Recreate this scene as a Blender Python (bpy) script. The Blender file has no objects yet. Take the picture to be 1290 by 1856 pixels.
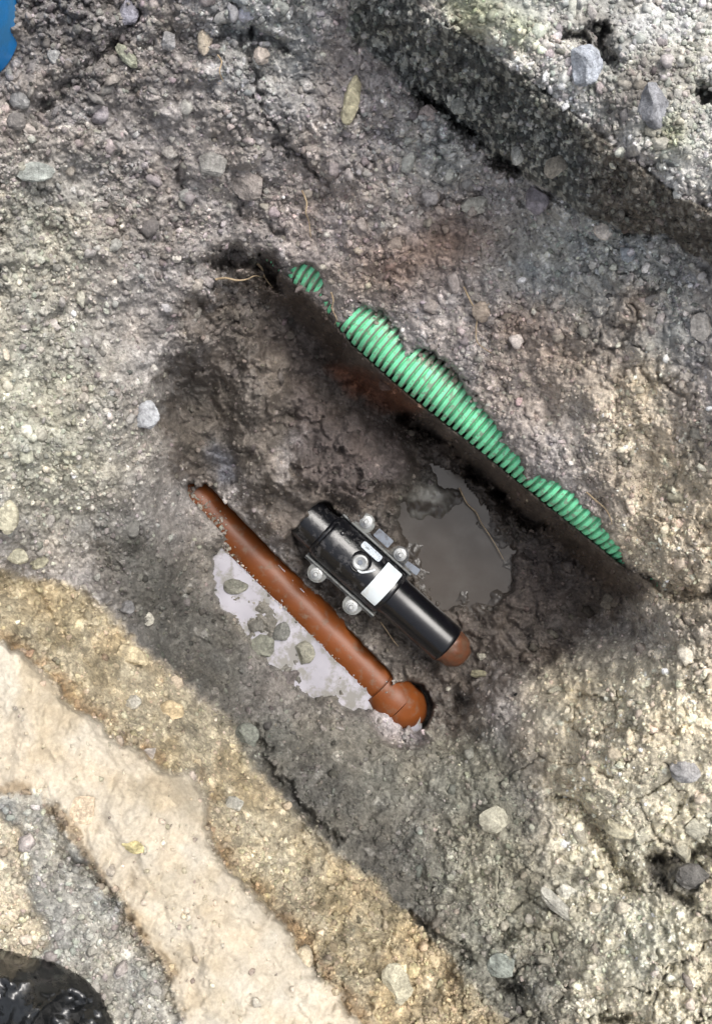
import bpy, bmesh, math, random
import numpy as np
from mathutils import Vector, Matrix
random.seed(7); RNG = np.random.default_rng(11)
sc = bpy.context.scene

# ---------------------------------------------------------------- camera, sky, sun, exposure
H = 2.2                 # camera height above the pit floor (m)
S = 1.45e-3             # metres per photo pixel on the pit floor
W0, H0 = 1290, 1856
cam_d = bpy.data.cameras.new('camera'); cam = bpy.data.objects.new('camera', cam_d)
sc.collection.objects.link(cam); sc.camera = cam
cam.location = (0, 0, H); cam.rotation_euler = (0, 0, 0)
cam_d.sensor_fit = 'VERTICAL'; cam_d.angle = 2*math.atan(H0*S/2/H)
cam_d.clip_start = 0.02; cam_d.clip_end = 200

SUN_EL, SUN_AZ = math.radians(58), math.radians(48)     # azimuth from +Y towards +X (upper right of the picture)
w = bpy.data.worlds.new('World'); sc.world = w; w.use_nodes = True
nt = w.node_tree; bg = nt.nodes['Background']
sky = nt.nodes.new('ShaderNodeTexSky'); sky.sky_type = 'NISHITA'; sky.sun_disc = False
sky.sun_elevation = SUN_EL; sky.sun_rotation = SUN_AZ; sky.air_density = 1.0; sky.dust_density = 6.0; sky.ozone_density = 1.0
hsv = nt.nodes.new('ShaderNodeHueSaturation'); hsv.inputs['Saturation'].default_value = 0.35
nt.links.new(sky.outputs[0], hsv.inputs['Color']); nt.links.new(hsv.outputs[0], bg.inputs[0])
bg.inputs[1].default_value = 0.15
sd = bpy.data.lights.new('sun', 'SUN'); sd.energy = 1.05; sd.angle = math.radians(36); sd.color = (1, .965, .91)
so = bpy.data.objects.new('sun', sd); sc.collection.objects.link(so)
dirv = Vector((math.sin(SUN_AZ)*math.cos(SUN_EL), math.cos(SUN_AZ)*math.cos(SUN_EL), math.sin(SUN_EL)))
so.rotation_euler = dirv.to_track_quat('Z', 'Y').to_euler(); so.location = dirv*5
sc.view_settings.view_transform = 'Standard'; sc.view_settings.look = 'None'
sc.view_settings.gamma = 1; sc.view_settings.exposure = 0.62

# ---------------------------------------------------------------- helpers
C = sc.collection
def P(u, v, h):
    k = S*(H-h)/H
    return Vector(((u-645)*k, -(v-928)*k, h))
def lin(c):
    c = np.asarray(c, float)/255
    return np.where(c <= .04045, c/12.92, ((c+.055)/1.055)**2.4)
def L4(r, g, b): return tuple(lin((r, g, b)))+(1,)
def sstep(a, b, x):
    t = np.clip((x-a)/(b-a), 0, 1); return t*t*(3-2*t)

def hsh(ix, iy, s):
    ix = ix.astype(np.int64) & 0xffffffff; iy = iy.astype(np.int64) & 0xffffffff
    n = (ix*374761393 + iy*668265263 + s*1442695041) & 0xffffffff
    n = ((n ^ (n >> 13))*1274126177) & 0xffffffff
    n = ((n ^ (n >> 16))*2246822519) & 0xffffffff
    return ((n ^ (n >> 15)) & 0xffffff)/float(0x1000000)
def vnoise(x, y, s=0):
    ix = np.floor(x); iy = np.floor(y); fx = x-ix; fy = y-iy
    fx = fx*fx*fx*(fx*(fx*6-15)+10); fy = fy*fy*fy*(fy*(fy*6-15)+10)
    a = hsh(ix, iy, s); b = hsh(ix+1, iy, s); c = hsh(ix, iy+1, s); d = hsh(ix+1, iy+1, s)
    return (a+(b-a)*fx+(c-a)*fy+(a-b-c+d)*fx*fy)*2-1
def fbm(x, y, sc_, oct_=4, s=0, g=.5):
    r = 0; a = 1; t = 0
    x = x/sc_; y = y/sc_
    for k in range(oct_):
        r = r+a*vnoise(x, y, s+k*17); t += a; a *= g
        x, y = (x*1.6-y*1.2)+13.1, (x*1.2+y*1.6)+7.7
    return r/t
def ridged(x, y, sc_, s=0, oct_=3):
    r = 0; a = 1; t = 0
    for k in range(oct_):
        r = r+a*(1-np.abs(vnoise(x/sc_, y/sc_, s+k*7))*2); t += a; a *= .5; sc_ = sc_/2.03
    return r/t
WO = {}
def worley(x, y, size, s=0):
    """nearest jittered point: distance in cells, random id value, second distance"""
    x = x/size; y = y/size
    ix = np.floor(x); iy = np.floor(y)
    f1 = np.full(x.shape, 9.); f2 = np.full(x.shape, 9.); idv = np.zeros(x.shape); ox = np.zeros(x.shape); oy = np.zeros(x.shape)
    for dx in (-1, 0, 1):
        for dy in (-1, 0, 1):
            cx = ix+dx; cy = iy+dy
            px = cx+hsh(cx, cy, s+1); py = cy+hsh(cx, cy, s+2)
            d = np.sqrt((px-x)**2+(py-y)**2)
            near = d < f1
            ox = np.where(near, x-px, ox); oy = np.where(near, y-py, oy)
            f2 = np.where(near, f1, np.minimum(f2, d))
            idv = np.where(near, hsh(cx, cy, s+3), idv)
            f1 = np.where(near, d, f1)
    WO[s] = (ox, oy)
    return f1, idv, f2
def seg_dist(x, y, pts, closed=False):
    d = np.full(x.shape, 1e9)
    n = len(pts)
    for i in range(n if closed else n-1):
        ax, ay = pts[i]; bx, by = pts[(i+1) % n]
        dx, dy = bx-ax, by-ay; L = dx*dx+dy*dy+1e-9
        t = np.clip(((x-ax)*dx+(y-ay)*dy)/L, 0, 1)
        d = np.minimum(d, np.hypot(x-ax-t*dx, y-ay-t*dy))
    return d
def sdf(x, y, poly):
    """signed distance, positive inside"""
    d = seg_dist(x, y, poly, True); ins = np.zeros(x.shape, bool); n = len(poly)
    for i in range(n):
        ax, ay = poly[i]; bx, by = poly[(i+1) % n]
        if ay == by: continue
        c = ((ay > y) != (by > y)) & (x < (bx-ax)*(y-ay)/(by-ay)+ax)
        ins ^= c
    return np.where(ins, d, -d)
def rbf(pts):
    p = np.array(pts, float); n = len(p)
    def phi(r2): return np.where(r2 > 0, .5*r2*np.log(r2+1e-12), 0)
    X = p[:, :2]/500.
    K = phi(((X[:, None]-X[None])**2).sum(-1)) + np.eye(n)*1e-3
    A = np.zeros((n+3, n+3)); A[:n, :n] = K; A[:n, n] = 1; A[:n, n+1:] = X; A[n, :n] = 1; A[n+1:, :n] = X.T
    c = np.linalg.solve(A, np.r_[p[:, 2], 0, 0, 0])
    def f(x, y):
        x = x/500.; y = y/500.
        r = c[n]+c[n+1]*x+c[n+2]*y
        for i in range(n): r = r+c[i]*phi((x-X[i, 0])**2+(y-X[i, 1])**2)
        return r
    return f

def link(o):
    C.objects.link(o); return o
def empty(name, loc, rot=(0, 0, 0)):
    o = bpy.data.objects.new(name, None); o.location = loc; o.rotation_euler = rot; o.empty_display_size = .05
    return link(o)
def tag(o, label=None, cat=None, group=None, kind=None):
    if label: o['label'] = label
    if cat: o['category'] = cat
    if group: o['group'] = group
    if kind: o['kind'] = kind
    return o
def mesh_obj(name, verts, faces, mat, parent=None, smooth=True):
    me = bpy.data.meshes.new(name); me.from_pydata([tuple(v) for v in verts], [], [tuple(f) for f in faces]); me.update()
    if smooth: me.polygons.foreach_set('use_smooth', [True]*len(me.polygons))
    me.materials.append(mat)
    o = bpy.data.objects.new(name, me); link(o)
    if smooth and len(faces) < 20000: me.set_sharp_from_angle(angle=math.radians(50))
    if parent: o.parent = parent
    return o
def bm_obj(name, bm, mat, parent=None, smooth=True, angle=None):
    bmesh.ops.recalc_face_normals(bm, faces=bm.faces)
    me = bpy.data.meshes.new(name); bm.to_mesh(me); bm.free()
    if smooth: me.polygons.foreach_set('use_smooth', [True]*len(me.polygons))
    me.materials.append(mat)
    o = bpy.data.objects.new(name, me); link(o)
    if angle: me.set_sharp_from_angle(angle=math.radians(angle))
    if parent: o.parent = parent
    return o

# ---------------------------------------------------------------- materials
def mat_base(name):
    m = bpy.data.materials.new(name); m.use_nodes = True
    return m, m.node_tree, m.node_tree.nodes['Principled BSDF']
def N(nt, typ, **kw):
    n = nt.nodes.new(typ)
    for k, v in kw.items(): setattr(n, k, v)
    return n
def plain(name, c, rough=.5, metal=0., spec=.5, mud=None, mudamt=.5, mscale=30., bump=.0, bscale=80., thr=(.5, .62), rough_mud=.9):
    m, nt, b = mat_base(name)
    b.inputs['Roughness'].default_value = rough; b.inputs['Metallic'].default_value = metal
    b.inputs['Specular IOR Level'].default_value = spec
    tc = N(nt, 'ShaderNodeTexCoord')
    n1 = N(nt, 'ShaderNodeTexNoise'); n1.inputs['Scale'].default_value = mscale; n1.inputs['Detail'].default_value = 9; n1.inputs['Roughness'].default_value = .65
    nt.links.new(tc.outputs['Object'], n1.inputs['Vector'])
    n2 = N(nt, 'ShaderNodeTexNoise'); n2.inputs['Scale'].default_value = mscale*.3; n2.inputs['Detail'].default_value = 4
    nt.links.new(tc.outputs['Object'], n2.inputs['Vector'])
    var = N(nt, 'ShaderNodeMixRGB', blend_type='MULTIPLY'); var.inputs[0].default_value = .5
    var.inputs[1].default_value = L4(*c)
    cr = N(nt, 'ShaderNodeValToRGB'); cr.color_ramp.elements[0].position = .35; cr.color_ramp.elements[0].color = (.55, .55, .55, 1)
    cr.color_ramp.elements[1].position = .65; cr.color_ramp.elements[1].color = (1.25, 1.25, 1.25, 1)
    nt.links.new(n2.outputs['Fac'], cr.inputs[0]); nt.links.new(cr.outputs[0], var.inputs[2])
    out = var.outputs[0]
    if mud:
        mr = N(nt, 'ShaderNodeMapRange'); mr.inputs[1].default_value = thr[0]; mr.inputs[2].default_value = thr[1]; mr.inputs[4].default_value = mudamt
        nt.links.new(n1.outputs['Fac'], mr.inputs[0])
        mx = N(nt, 'ShaderNodeMixRGB'); nt.links.new(mr.outputs[0], mx.inputs[0]); nt.links.new(out, mx.inputs[1]); mx.inputs[2].default_value = L4(*mud)
        out = mx.outputs[0]
        rr = N(nt, 'ShaderNodeMapRange'); rr.inputs[3].default_value = rough; rr.inputs[4].default_value = rough_mud
        nt.links.new(mr.outputs[0], rr.inputs[0]); nt.links.new(rr.outputs[0], b.inputs['Roughness'])
    nt.links.new(out, b.inputs['Base Color'])
    if bump:
        n3 = N(nt, 'ShaderNodeTexNoise'); n3.inputs['Scale'].default_value = bscale; n3.inputs['Detail'].default_value = 6
        nt.links.new(tc.outputs['Object'], n3.inputs['Vector'])
        bp = N(nt, 'ShaderNodeBump'); bp.inputs['Strength'].default_value = bump; bp.inputs['Distance'].default_value = .004
        nt.links.new(n3.outputs['Fac'], bp.inputs['Height']); nt.links.new(bp.outputs[0], b.inputs['Normal'])
    return m

def soil_mat(name):
    m, nt, b = mat_base(name)
    tc = N(nt, 'ShaderNodeTexCoord')
    at = N(nt, 'ShaderNodeAttribute', attribute_name='tone'); wt = N(nt, 'ShaderNodeAttribute', attribute_name='wet')
    n1 = N(nt, 'ShaderNodeTexNoise'); n1.inputs['Scale'].default_value = 160; n1.inputs['Detail'].default_value = 6; n1.inputs['Roughness'].default_value = .7
    n2 = N(nt, 'ShaderNodeTexNoise'); n2.inputs['Scale'].default_value = 34; n2.inputs['Detail'].default_value = 5
    vo = N(nt, 'ShaderNodeTexVoronoi'); vo.inputs['Scale'].default_value = 120
    for n in (n1, n2, vo): nt.links.new(tc.outputs['Object'], n.inputs['Vector'])
    mr = N(nt, 'ShaderNodeMapRange'); mr.inputs[1].default_value = .3; mr.inputs[2].default_value = .7; mr.inputs[3].default_value = .62; mr.inputs[4].default_value = 1.38
    nt.links.new(n1.outputs['Fac'], mr.inputs[0])
    mr2 = N(nt, 'ShaderNodeMapRange'); mr2.inputs[1].default_value = .3; mr2.inputs[2].default_value = .7; mr2.inputs[3].default_value = .8; mr2.inputs[4].default_value = 1.2
    nt.links.new(n2.outputs['Fac'], mr2.inputs[0])
    mu = N(nt, 'ShaderNodeMath', operation='MULTIPLY'); nt.links.new(mr.outputs[0], mu.inputs[0]); nt.links.new(mr2.outputs[0], mu.inputs[1])
    # each grain carries its own slight tint
    sep = N(nt, 'ShaderNodeSeparateColor'); nt.links.new(vo.outputs['Color'], sep.inputs[0])
    mr3 = N(nt, 'ShaderNodeMapRange'); mr3.inputs[3].default_value = .82; mr3.inputs[4].default_value = 1.2; nt.links.new(sep.outputs[0], mr3.inputs[0])
    mu2 = N(nt, 'ShaderNodeMath', operation='MULTIPLY'); nt.links.new(mu.outputs[0], mu2.inputs[0]); nt.links.new(mr3.outputs[0], mu2.inputs[1])
    vm = N(nt, 'ShaderNodeVectorMath', operation='SCALE'); nt.links.new(at.outputs['Color'], vm.inputs[0]); nt.links.new(mu2.outputs[0], vm.inputs['Scale'])
    nt.links.new(vm.outputs[0], b.inputs['Base Color'])
    rr = N(nt, 'ShaderNodeMapRange'); rr.inputs[3].default_value = .92; rr.inputs[4].default_value = .24
    nt.links.new(wt.outputs['Fac'], rr.inputs[0]); nt.links.new(rr.outputs[0], b.inputs['Roughness'])
    b.inputs['Specular IOR Level'].default_value = .4
    bp = N(nt, 'ShaderNodeBump'); bp.inputs['Distance'].default_value = .004
    gr = N(nt, 'ShaderNodeAttribute', attribute_name='grain'); gm = N(nt, 'ShaderNodeMath', operation='MULTIPLY'); gm.inputs[1].default_value = .8
    nt.links.new(gr.outputs['Fac'], gm.inputs[0]); nt.links.new(gm.outputs[0], bp.inputs['Strength'])
    n4 = N(nt, 'ShaderNodeTexNoise'); n4.inputs['Scale'].default_value = 330; n4.inputs['Detail'].default_value = 3; nt.links.new(tc.outputs['Object'], n4.inputs['Vector'])
    ad = N(nt, 'ShaderNodeMath', operation='MULTIPLY_ADD'); nt.links.new(n4.outputs['Fac'], ad.inputs[0]); ad.inputs[1].default_value = .5; nt.links.new(n1.outputs['Fac'], ad.inputs[2])
    # smooth packed sand keeps an even tone, loose soil is speckled
    sm_ = N(nt, 'ShaderNodeMix'); sm_.inputs[2].default_value = 1.; nt.links.new(gr.outputs['Fac'], sm_.inputs[0]); nt.links.new(mu2.outputs[0], sm_.inputs[3]); nt.links.new(sm_.outputs[0], vm.inputs['Scale'])
    nt.links.new(ad.outputs[0], bp.inputs['Height']); nt.links.new(bp.outputs[0], b.inputs['Normal'])
    return m

M_soil = soil_mat('soil')
M_stone = soil_mat('stone')
M_black = plain('black_polyethylene', (16, 17, 21), .24, spec=.6, mud=(104, 102, 102), mudamt=.5, mscale=48, thr=(.52, .70), bump=.12, bscale=150, rough_mud=.5)
M_sleeve = plain('black_sleeve', (13, 13, 17), .22, spec=.6, mud=(70, 70, 74), mudamt=.18, mscale=45, thr=(.55, .75), bump=.05, bscale=60, rough_mud=.4)
M_orange = plain('orange_pvc', (116, 62, 25), .42, spec=.4, mud=(112, 94, 78), mudamt=.75, mscale=38, thr=(.53, .68), bump=.12, bscale=60, rough_mud=.6)
M_orange2 = plain('muddy_orange_pvc', (106, 64, 42), .4, spec=.5, mud=(88, 72, 58), mudamt=.8, mscale=40, thr=(.42, .62), bump=.5, bscale=60, rough_mud=.6)
M_green = plain('green_conduit', (132, 240, 182), .45, mud=(142, 146, 130), mudamt=.8, mscale=75, thr=(.52, .62), bump=.15, bscale=200)
def dusty_top(m, dirt, lo, hi):
    nt = m.node_tree; b = nt.nodes['Principled BSDF']; src = b.inputs['Base Color'].links[0].from_socket
    ge = N(nt, 'ShaderNodeNewGeometry'); sp = N(nt, 'ShaderNodeSeparateXYZ'); nt.links.new(ge.outputs['True Normal'], sp.inputs[0])
    tc = N(nt, 'ShaderNodeTexCoord'); n = N(nt, 'ShaderNodeTexNoise'); n.inputs['Scale'].default_value = 55; n.inputs['Detail'].default_value = 8; n.inputs['Roughness'].default_value = .7
    nt.links.new(tc.outputs['Object'], n.inputs['Vector'])
    a = N(nt, 'ShaderNodeMath', operation='MULTIPLY_ADD'); nt.links.new(n.outputs['Fac'], a.inputs[0]); a.inputs[1].default_value = 1.6; nt.links.new(sp.outputs['X'], a.inputs[2])
    mr = N(nt, 'ShaderNodeMapRange'); mr.inputs[1].default_value = lo; mr.inputs[2].default_value = hi; nt.links.new(a.outputs[0], mr.inputs[0])
    mx = N(nt, 'ShaderNodeMixRGB'); nt.links.new(mr.outputs[0], mx.inputs[0]); nt.links.new(src, mx.inputs[1]); mx.inputs[2].default_value = L4(*dirt)
    nt.links.new(mx.outputs[0], b.inputs['Base Color'])
dusty_top(M_green, (150, 146, 134), .86, 1.15)
M_metal = plain('zinc_steel', (176, 178, 178), .38, metal=.35, mud=(130, 122, 112), mudamt=.6, mscale=90, thr=(.5, .65))
M_steel = plain('grey_plate', (118, 124, 134), .45, metal=.3, mud=(84, 82, 80), mudamt=.6, mscale=90, thr=(.5, .65))
M_flange = plain('grey_black_flange', (40, 42, 44), .45, mud=(112, 108, 100), mudamt=.7, mscale=60, thr=(.45, .6), bump=.3)
M_rim = plain('dusty_rim', (120, 122, 120), .6, mud=(90, 86, 80), mudamt=.7, mscale=90)
M_label = plain('white_sticker', (214, 222, 226), .4, mud=(190, 188, 176), mudamt=.4, mscale=30)
M_label2 = plain('white_sticker_small', (196, 204, 212), .4, mud=(60, 62, 66), mudamt=.6, mscale=160, thr=(.55, .6))
M_root = plain('dry_root', (176, 156, 126), .8, mud=(120, 100, 80), mudamt=.7, mscale=60)
M_blue = plain('blue_plastic', (22, 122, 190), .4, mud=(60, 110, 140), mudamt=.5, mscale=20)
M_bag = plain('black_sheet', (20, 21, 22), .22, spec=.7, mud=(70, 66, 58), mudamt=.5, mscale=30, thr=(.56, .7), bump=.25, bscale=40)

# ---------------------------------------------------------------- terrain heights (controls: photo u, photo v, height)
FL = [(-200,-200,.78),(0,0,.75),(200,100,.70),(400,150,.64),(600,0,.74),(0,300,.72),(200,350,.58),(380,300,.52),(400,430,.42),(520,300,.52),
 (620,150,.62),(700,260,.60),(500,440,.41),(500,500,.36),(500,560,.22),(430,560,.29),(330,560,.38),(250,700,.42),(150,600,.50),(0,600,.65),(-200,600,.72),
 (100,850,.52),(0,850,.62),(250,870,.38),(330,830,.19),(330,740,.2),(390,690,.17),(450,640,.23),(470,720,.22),(460,860,.13),(400,800,.12),(350,880,.05),
 (320,960,.12),(295,1050,.2),(220,1000,.30),(100,950,.45),(0,1000,.57),(-200,1000,.65),(560,640,.14),(620,700,.08),(590,760,.12),(620,830,.17),(700,840,.14),
 (540,780,.10),(525,885,.2),(560,880,.22),(545,905,.21),(610,885,.17),(490,950,.08),(740,780,.02),(800,830,-.01),(800,960,.0),(900,1000,.0),(900,930,.01),(760,1100,.01),(900,1100,.03),
 (1000,1050,.05),(980,980,.02),(1060,1040,.10),(1000,1180,.08),(900,1200,.06),(700,1170,.04),(640,1160,.03),(740,1200,.05),(450,950,.05),(520,1010,.045),(590,1060,.0),
 (450,1080,-.03),(550,1170,-.03),(620,1230,-.02),(400,1040,-.01),(350,1100,.05),(420,1210,.05),(520,1290,.04),(620,1290,.02),(700,1340,.035),(800,1340,.07),(850,1290,.08),(830,1250,.0),
 (300,1180,.19),(250,1130,.26),(380,1290,.2),(450,1350,.22),(560,1400,.16),(530,1450,.27),(620,1550,.28),(700,1450,.17),(850,1400,.18),(760,1600,.26),(850,1700,.36),(900,1640,.34),
 (950,1500,.28),(960,1350,.28),(1000,1280,.27),(930,1250,.16),(1080,1180,.2),(1130,1130,.22),(1180,1060,.36),(1290,1100,.5),(1180,1280,.5),(1290,1400,.5),(1080,1360,.47),(1030,1470,.3),
 (1130,1510,.38),(1290,1550,.44),(1100,1700,.48),(1290,1700,.58),(1000,1800,.46),(1290,1856,.62),(1100,1980,.6),(1500,1500,.62),(1500,1000,.66),(1500,2000,.7),
 (0,1050,.50),(100,1090,.44),(200,1145,.35),(330,1270,.31),(440,1380,.29),(560,1510,.32),(700,1650,.36),(870,1800,.43),(950,1920,.5),
 (0,1130,.60),(150,1270,.58),(310,1410,.56),(370,1500,.56),(500,1670,.57),(640,1850,.58),(700,1990,.6),
 (100,1400,.66),(300,1600,.66),(450,1800,.66),(0,1600,.68),(150,1700,.67),(0,1856,.7),(300,2000,.7),(-200,1400,.7),(-200,2000,.7),
 (1290,0,.84),(1000,100,.8)]
RT = [(525,470,.43),(600,540,.41),(640,560,.40),(720,600,.43),(780,630,.44),(850,700,.44),(900,760,.43),(950,820,.43),(1000,860,.42),(1080,930,.42),(1140,1000,.42),
 (525,510,.36),(585,565,.38),(640,625,.36),(740,715,.36),(830,785,.36),(950,882,.36),(1060,970,.36),(1130,1028,.38),
 (560,400,.47),(640,450,.49),(760,420,.50),(850,450,.50),(720,330,.57),(600,250,.57),(900,540,.49),(1000,500,.53),(1000,640,.50),(1100,560,.57),(1100,760,.52),(1200,700,.58),(1200,880,.5),
 (1290,800,.6),(1290,1000,.53),(1180,1030,.44),(1250,480,.66),(1290,600,.66),(770,200,.62),(650,100,.64),(900,300,.62),(1050,390,.64),(1200,440,.67),
 (700,20,.74),(850,130,.75),(950,210,.76),(1080,310,.77),(1200,370,.78),(820,40,.84),(950,130,.84),(1100,230,.85),(1290,330,.85),(1290,0,.86),(1100,0,.86),(1500,100,.88),(1500,600,.8),
 (1500,1100,.66),(900,-200,.86),(600,-200,.8),(500,0,.7),(400,300,.5),(450,480,.4),(1300,1300,.6),(-200,-200,.8),(1200,1200,.45)]
fF, fR = rbf(FL), rbf(RT)
SIL = [(525,508),(585,562),(640,622),(690,668),(740,712),(830,783),(950,880),(1060,968),(1130,1025)]      # lower-left outline of the green conduit
RIGHT = [(640,-600)]+[(560,120),(520,300),(490,430),(505,488)]+SIL+[(1175,1050),(1230,1095),(1300,1120),(2200,1250),(2200,-600)]
EXPOSED = [(518,498),(545,476),(568,478),(580,500),(590,566),(640,640),(690,690),(740,730),(830,800),(950,895),(1060,985),(1140,1042),
           (1126,1000),(1098,960),(1070,925),(1030,893),(1008,870),(980,862),(955,868),(942,832),(905,780),(880,748),(850,705),(826,672),(790,640),(762,630),(738,645),(722,600),(690,562),(655,546),(640,562),(630,600),(612,588),(598,560),(588,540)]
BEIGE = [(-900,1090),(0,1160),(60,1200),(120,1270),(200,1330),(260,1370),(310,1400),(345,1400),(372,1440),(370,1490),(400,1560),(450,1620),(520,1690),(580,1770),(650,1850),(760,2000),(900,2500),(-900,2500)]
YELLOW = [(-900,980),(0,1030),(70,1060),(140,1065),(185,1100),(215,1140),(300,1210),(370,1270),(420,1330),(470,1410),(540,1480),(600,1540),(680,1600),(760,1680),(830,1750),(900,1830),(1000,1960),(1200,2500),(-900,2500)]
CONC = [(-900,1380),(0,1430),(60,1440),(110,1480),(150,1540),(200,1600),(250,1680),(300,1750),(330,1860),(380,2000),(400,2500),(-900,2500)]
CONC_IN = [(-900,1440),(0,1470),(40,1500),(55,1560),(60,1640),(90,1700),(60,1730),(0,1740),(-900,1760)]
ASPH = [(560,-500),(640,-60),(628,60),(700,120),(770,195),(850,245),(900,295),(970,330),(1050,385),(1130,420),(1210,430),(1290,478),(1900,800),(1900,620),(1290,385),(1220,350),(1100,255),(1000,180),(900,100),(830,60),(770,20),(720,-60),(700,-500)]
DARK = [(400,470),(520,495)]+SIL+[(1150,1050),(1140,1120),(1040,1180),(960,1215),(900,1230),(830,1270),(850,1330),(760,1300),(640,1150),(560,1080),(470,960),(440,900),(520,880),(540,780),(400,880),(330,880),(280,780),(300,700),(380,620),(330,560),(380,540)]
POOL = [(700,905),(780,880),(830,890),(870,920),(930,1000),(930,1060),(890,1100),(850,1110),(800,1090),(760,1060),(735,1010),(715,960)]
MILK = [(372,1015),(400,985),(450,1000),(480,1010),(700,1240),(700,1290),(640,1290),(560,1270),(480,1200),(420,1140),(385,1070)]
HUMP1 = [(530,700),(560,690),(620,740),(700,760),(745,800),(760,850),(740,880),(700,890),(650,930),(620,915),(600,905),(575,893),(530,868),(515,800),(520,740)]
HUMP2 = [(455,640),(500,620),(530,650),(520,700),(512,760),(510,840),(505,890),(470,905),(430,870),(418,820),(420,760),(418,700)]
HUMP3 = [(400,560),(470,545),(500,580),(470,640),(430,690),(360,700),(310,640),(340,580)]
BRICK = [(590,665),(640,665),(720,700),(770,740),(740,750),(680,735),(620,710)]
OAX = [(300,845),(740,1288)]                       # orange pipe centre line
# cracks and hollows: polyline, width px, depth m
CRK = [([(462,1320),(478,1372),(500,1400),(530,1440),(560,1475),(608,1520)],9,.055),([(395,476),(430,470),(470,482),(500,500)],18,.12),
 ([(735,755),(770,780),(800,795),(830,815)],13,.13),([(850,845),(880,870),(905,890)],12,.13),([(905,895),(940,935),(985,960)],13,.11),
 ([(755,165),(800,200),(860,250)],10,.08),([(890,285),(920,300),(935,310)],9,.06),([(205,85),(180,110),(120,160),(80,190)],14,.03),([(245,0),(240,50),(215,80)],12,.03),
 ([(400,65),(460,65),(520,95)],12,.04),([(455,60),(465,150),(475,210),(520,270),(590,320)],7,.03),([(320,330),(326,280)],8,.02),
 ([(1000,1440),(1040,1455),(1080,1500),(1110,1560),(1140,1600)],13,.05),([(1180,1560),(1200,1600),(1240,1640)],13,.05),([(1180,1560),(1240,1545),(1300,1540)],12,.05),
 ([(830,1275),(845,1285),(850,1275)],10,.07),([(1180,1045),(1220,1080),(1290,1085)],10,.05),([(745,1650),(780,1690),(850,1735)],8,.04),([(905,1690),(915,1700)],12,.05),
 ([(900,1780),(940,1800)],11,.05),([(1095,1840),(1130,1850)],10,.05),([(60,1060),(90,1110),(120,1160)],8,.02),([(1270,170),(1290,180)],14,.07),([(1085,60),(1100,110)],14,.06),
 ([(1030,65),(1055,70)],12,.05),([(440,385),(480,400),(520,440)],6,.02),([(300,660),(320,700),(350,740)],16,.03),([(640,1090),(690,1100)],5,.0),
 ([(535,930),(545,965),(560,1000),(590,1050),(650,1110),(720,1170),(780,1215)],16,.045),([(1050,1255),(1010,1240)],6,.0),([(590,905),(640,920)],10,.04),
 ([(1090,1310),(1160,1330),(1240,1320)],5,.015),([(960,1420),(1000,1410),(1060,1440)],7,.02),([(100,1470),(110,1540),(180,1600),(230,1680),(290,1760),(318,1840)],9,.03)]

def coarse(f, U, V, step=8):
    """evaluate f on a coarse lattice, sample bilinearly"""
    u0, u1, v0, v1 = U.min(), U.max(), V.min(), V.max()
    nu = int((u1-u0)/step)+2; nv = int((v1-v0)/step)+2
    gu = u0+np.arange(nu)*step; gv = v0+np.arange(nv)*step
    A = f(*np.meshgrid(gu, gv))
    x = (U-u0)/step; y = (V-v0)/step
    ix = np.clip(x.astype(int), 0, nu-2); iy = np.clip(y.astype(int), 0, nv-2); fx = x-ix; fy = y-iy
    return A[iy, ix]*(1-fx)*(1-fy)+A[iy, ix+1]*fx*(1-fy)+A[iy+1, ix]*(1-fx)*fy+A[iy+1, ix+1]*fx*fy

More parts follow.
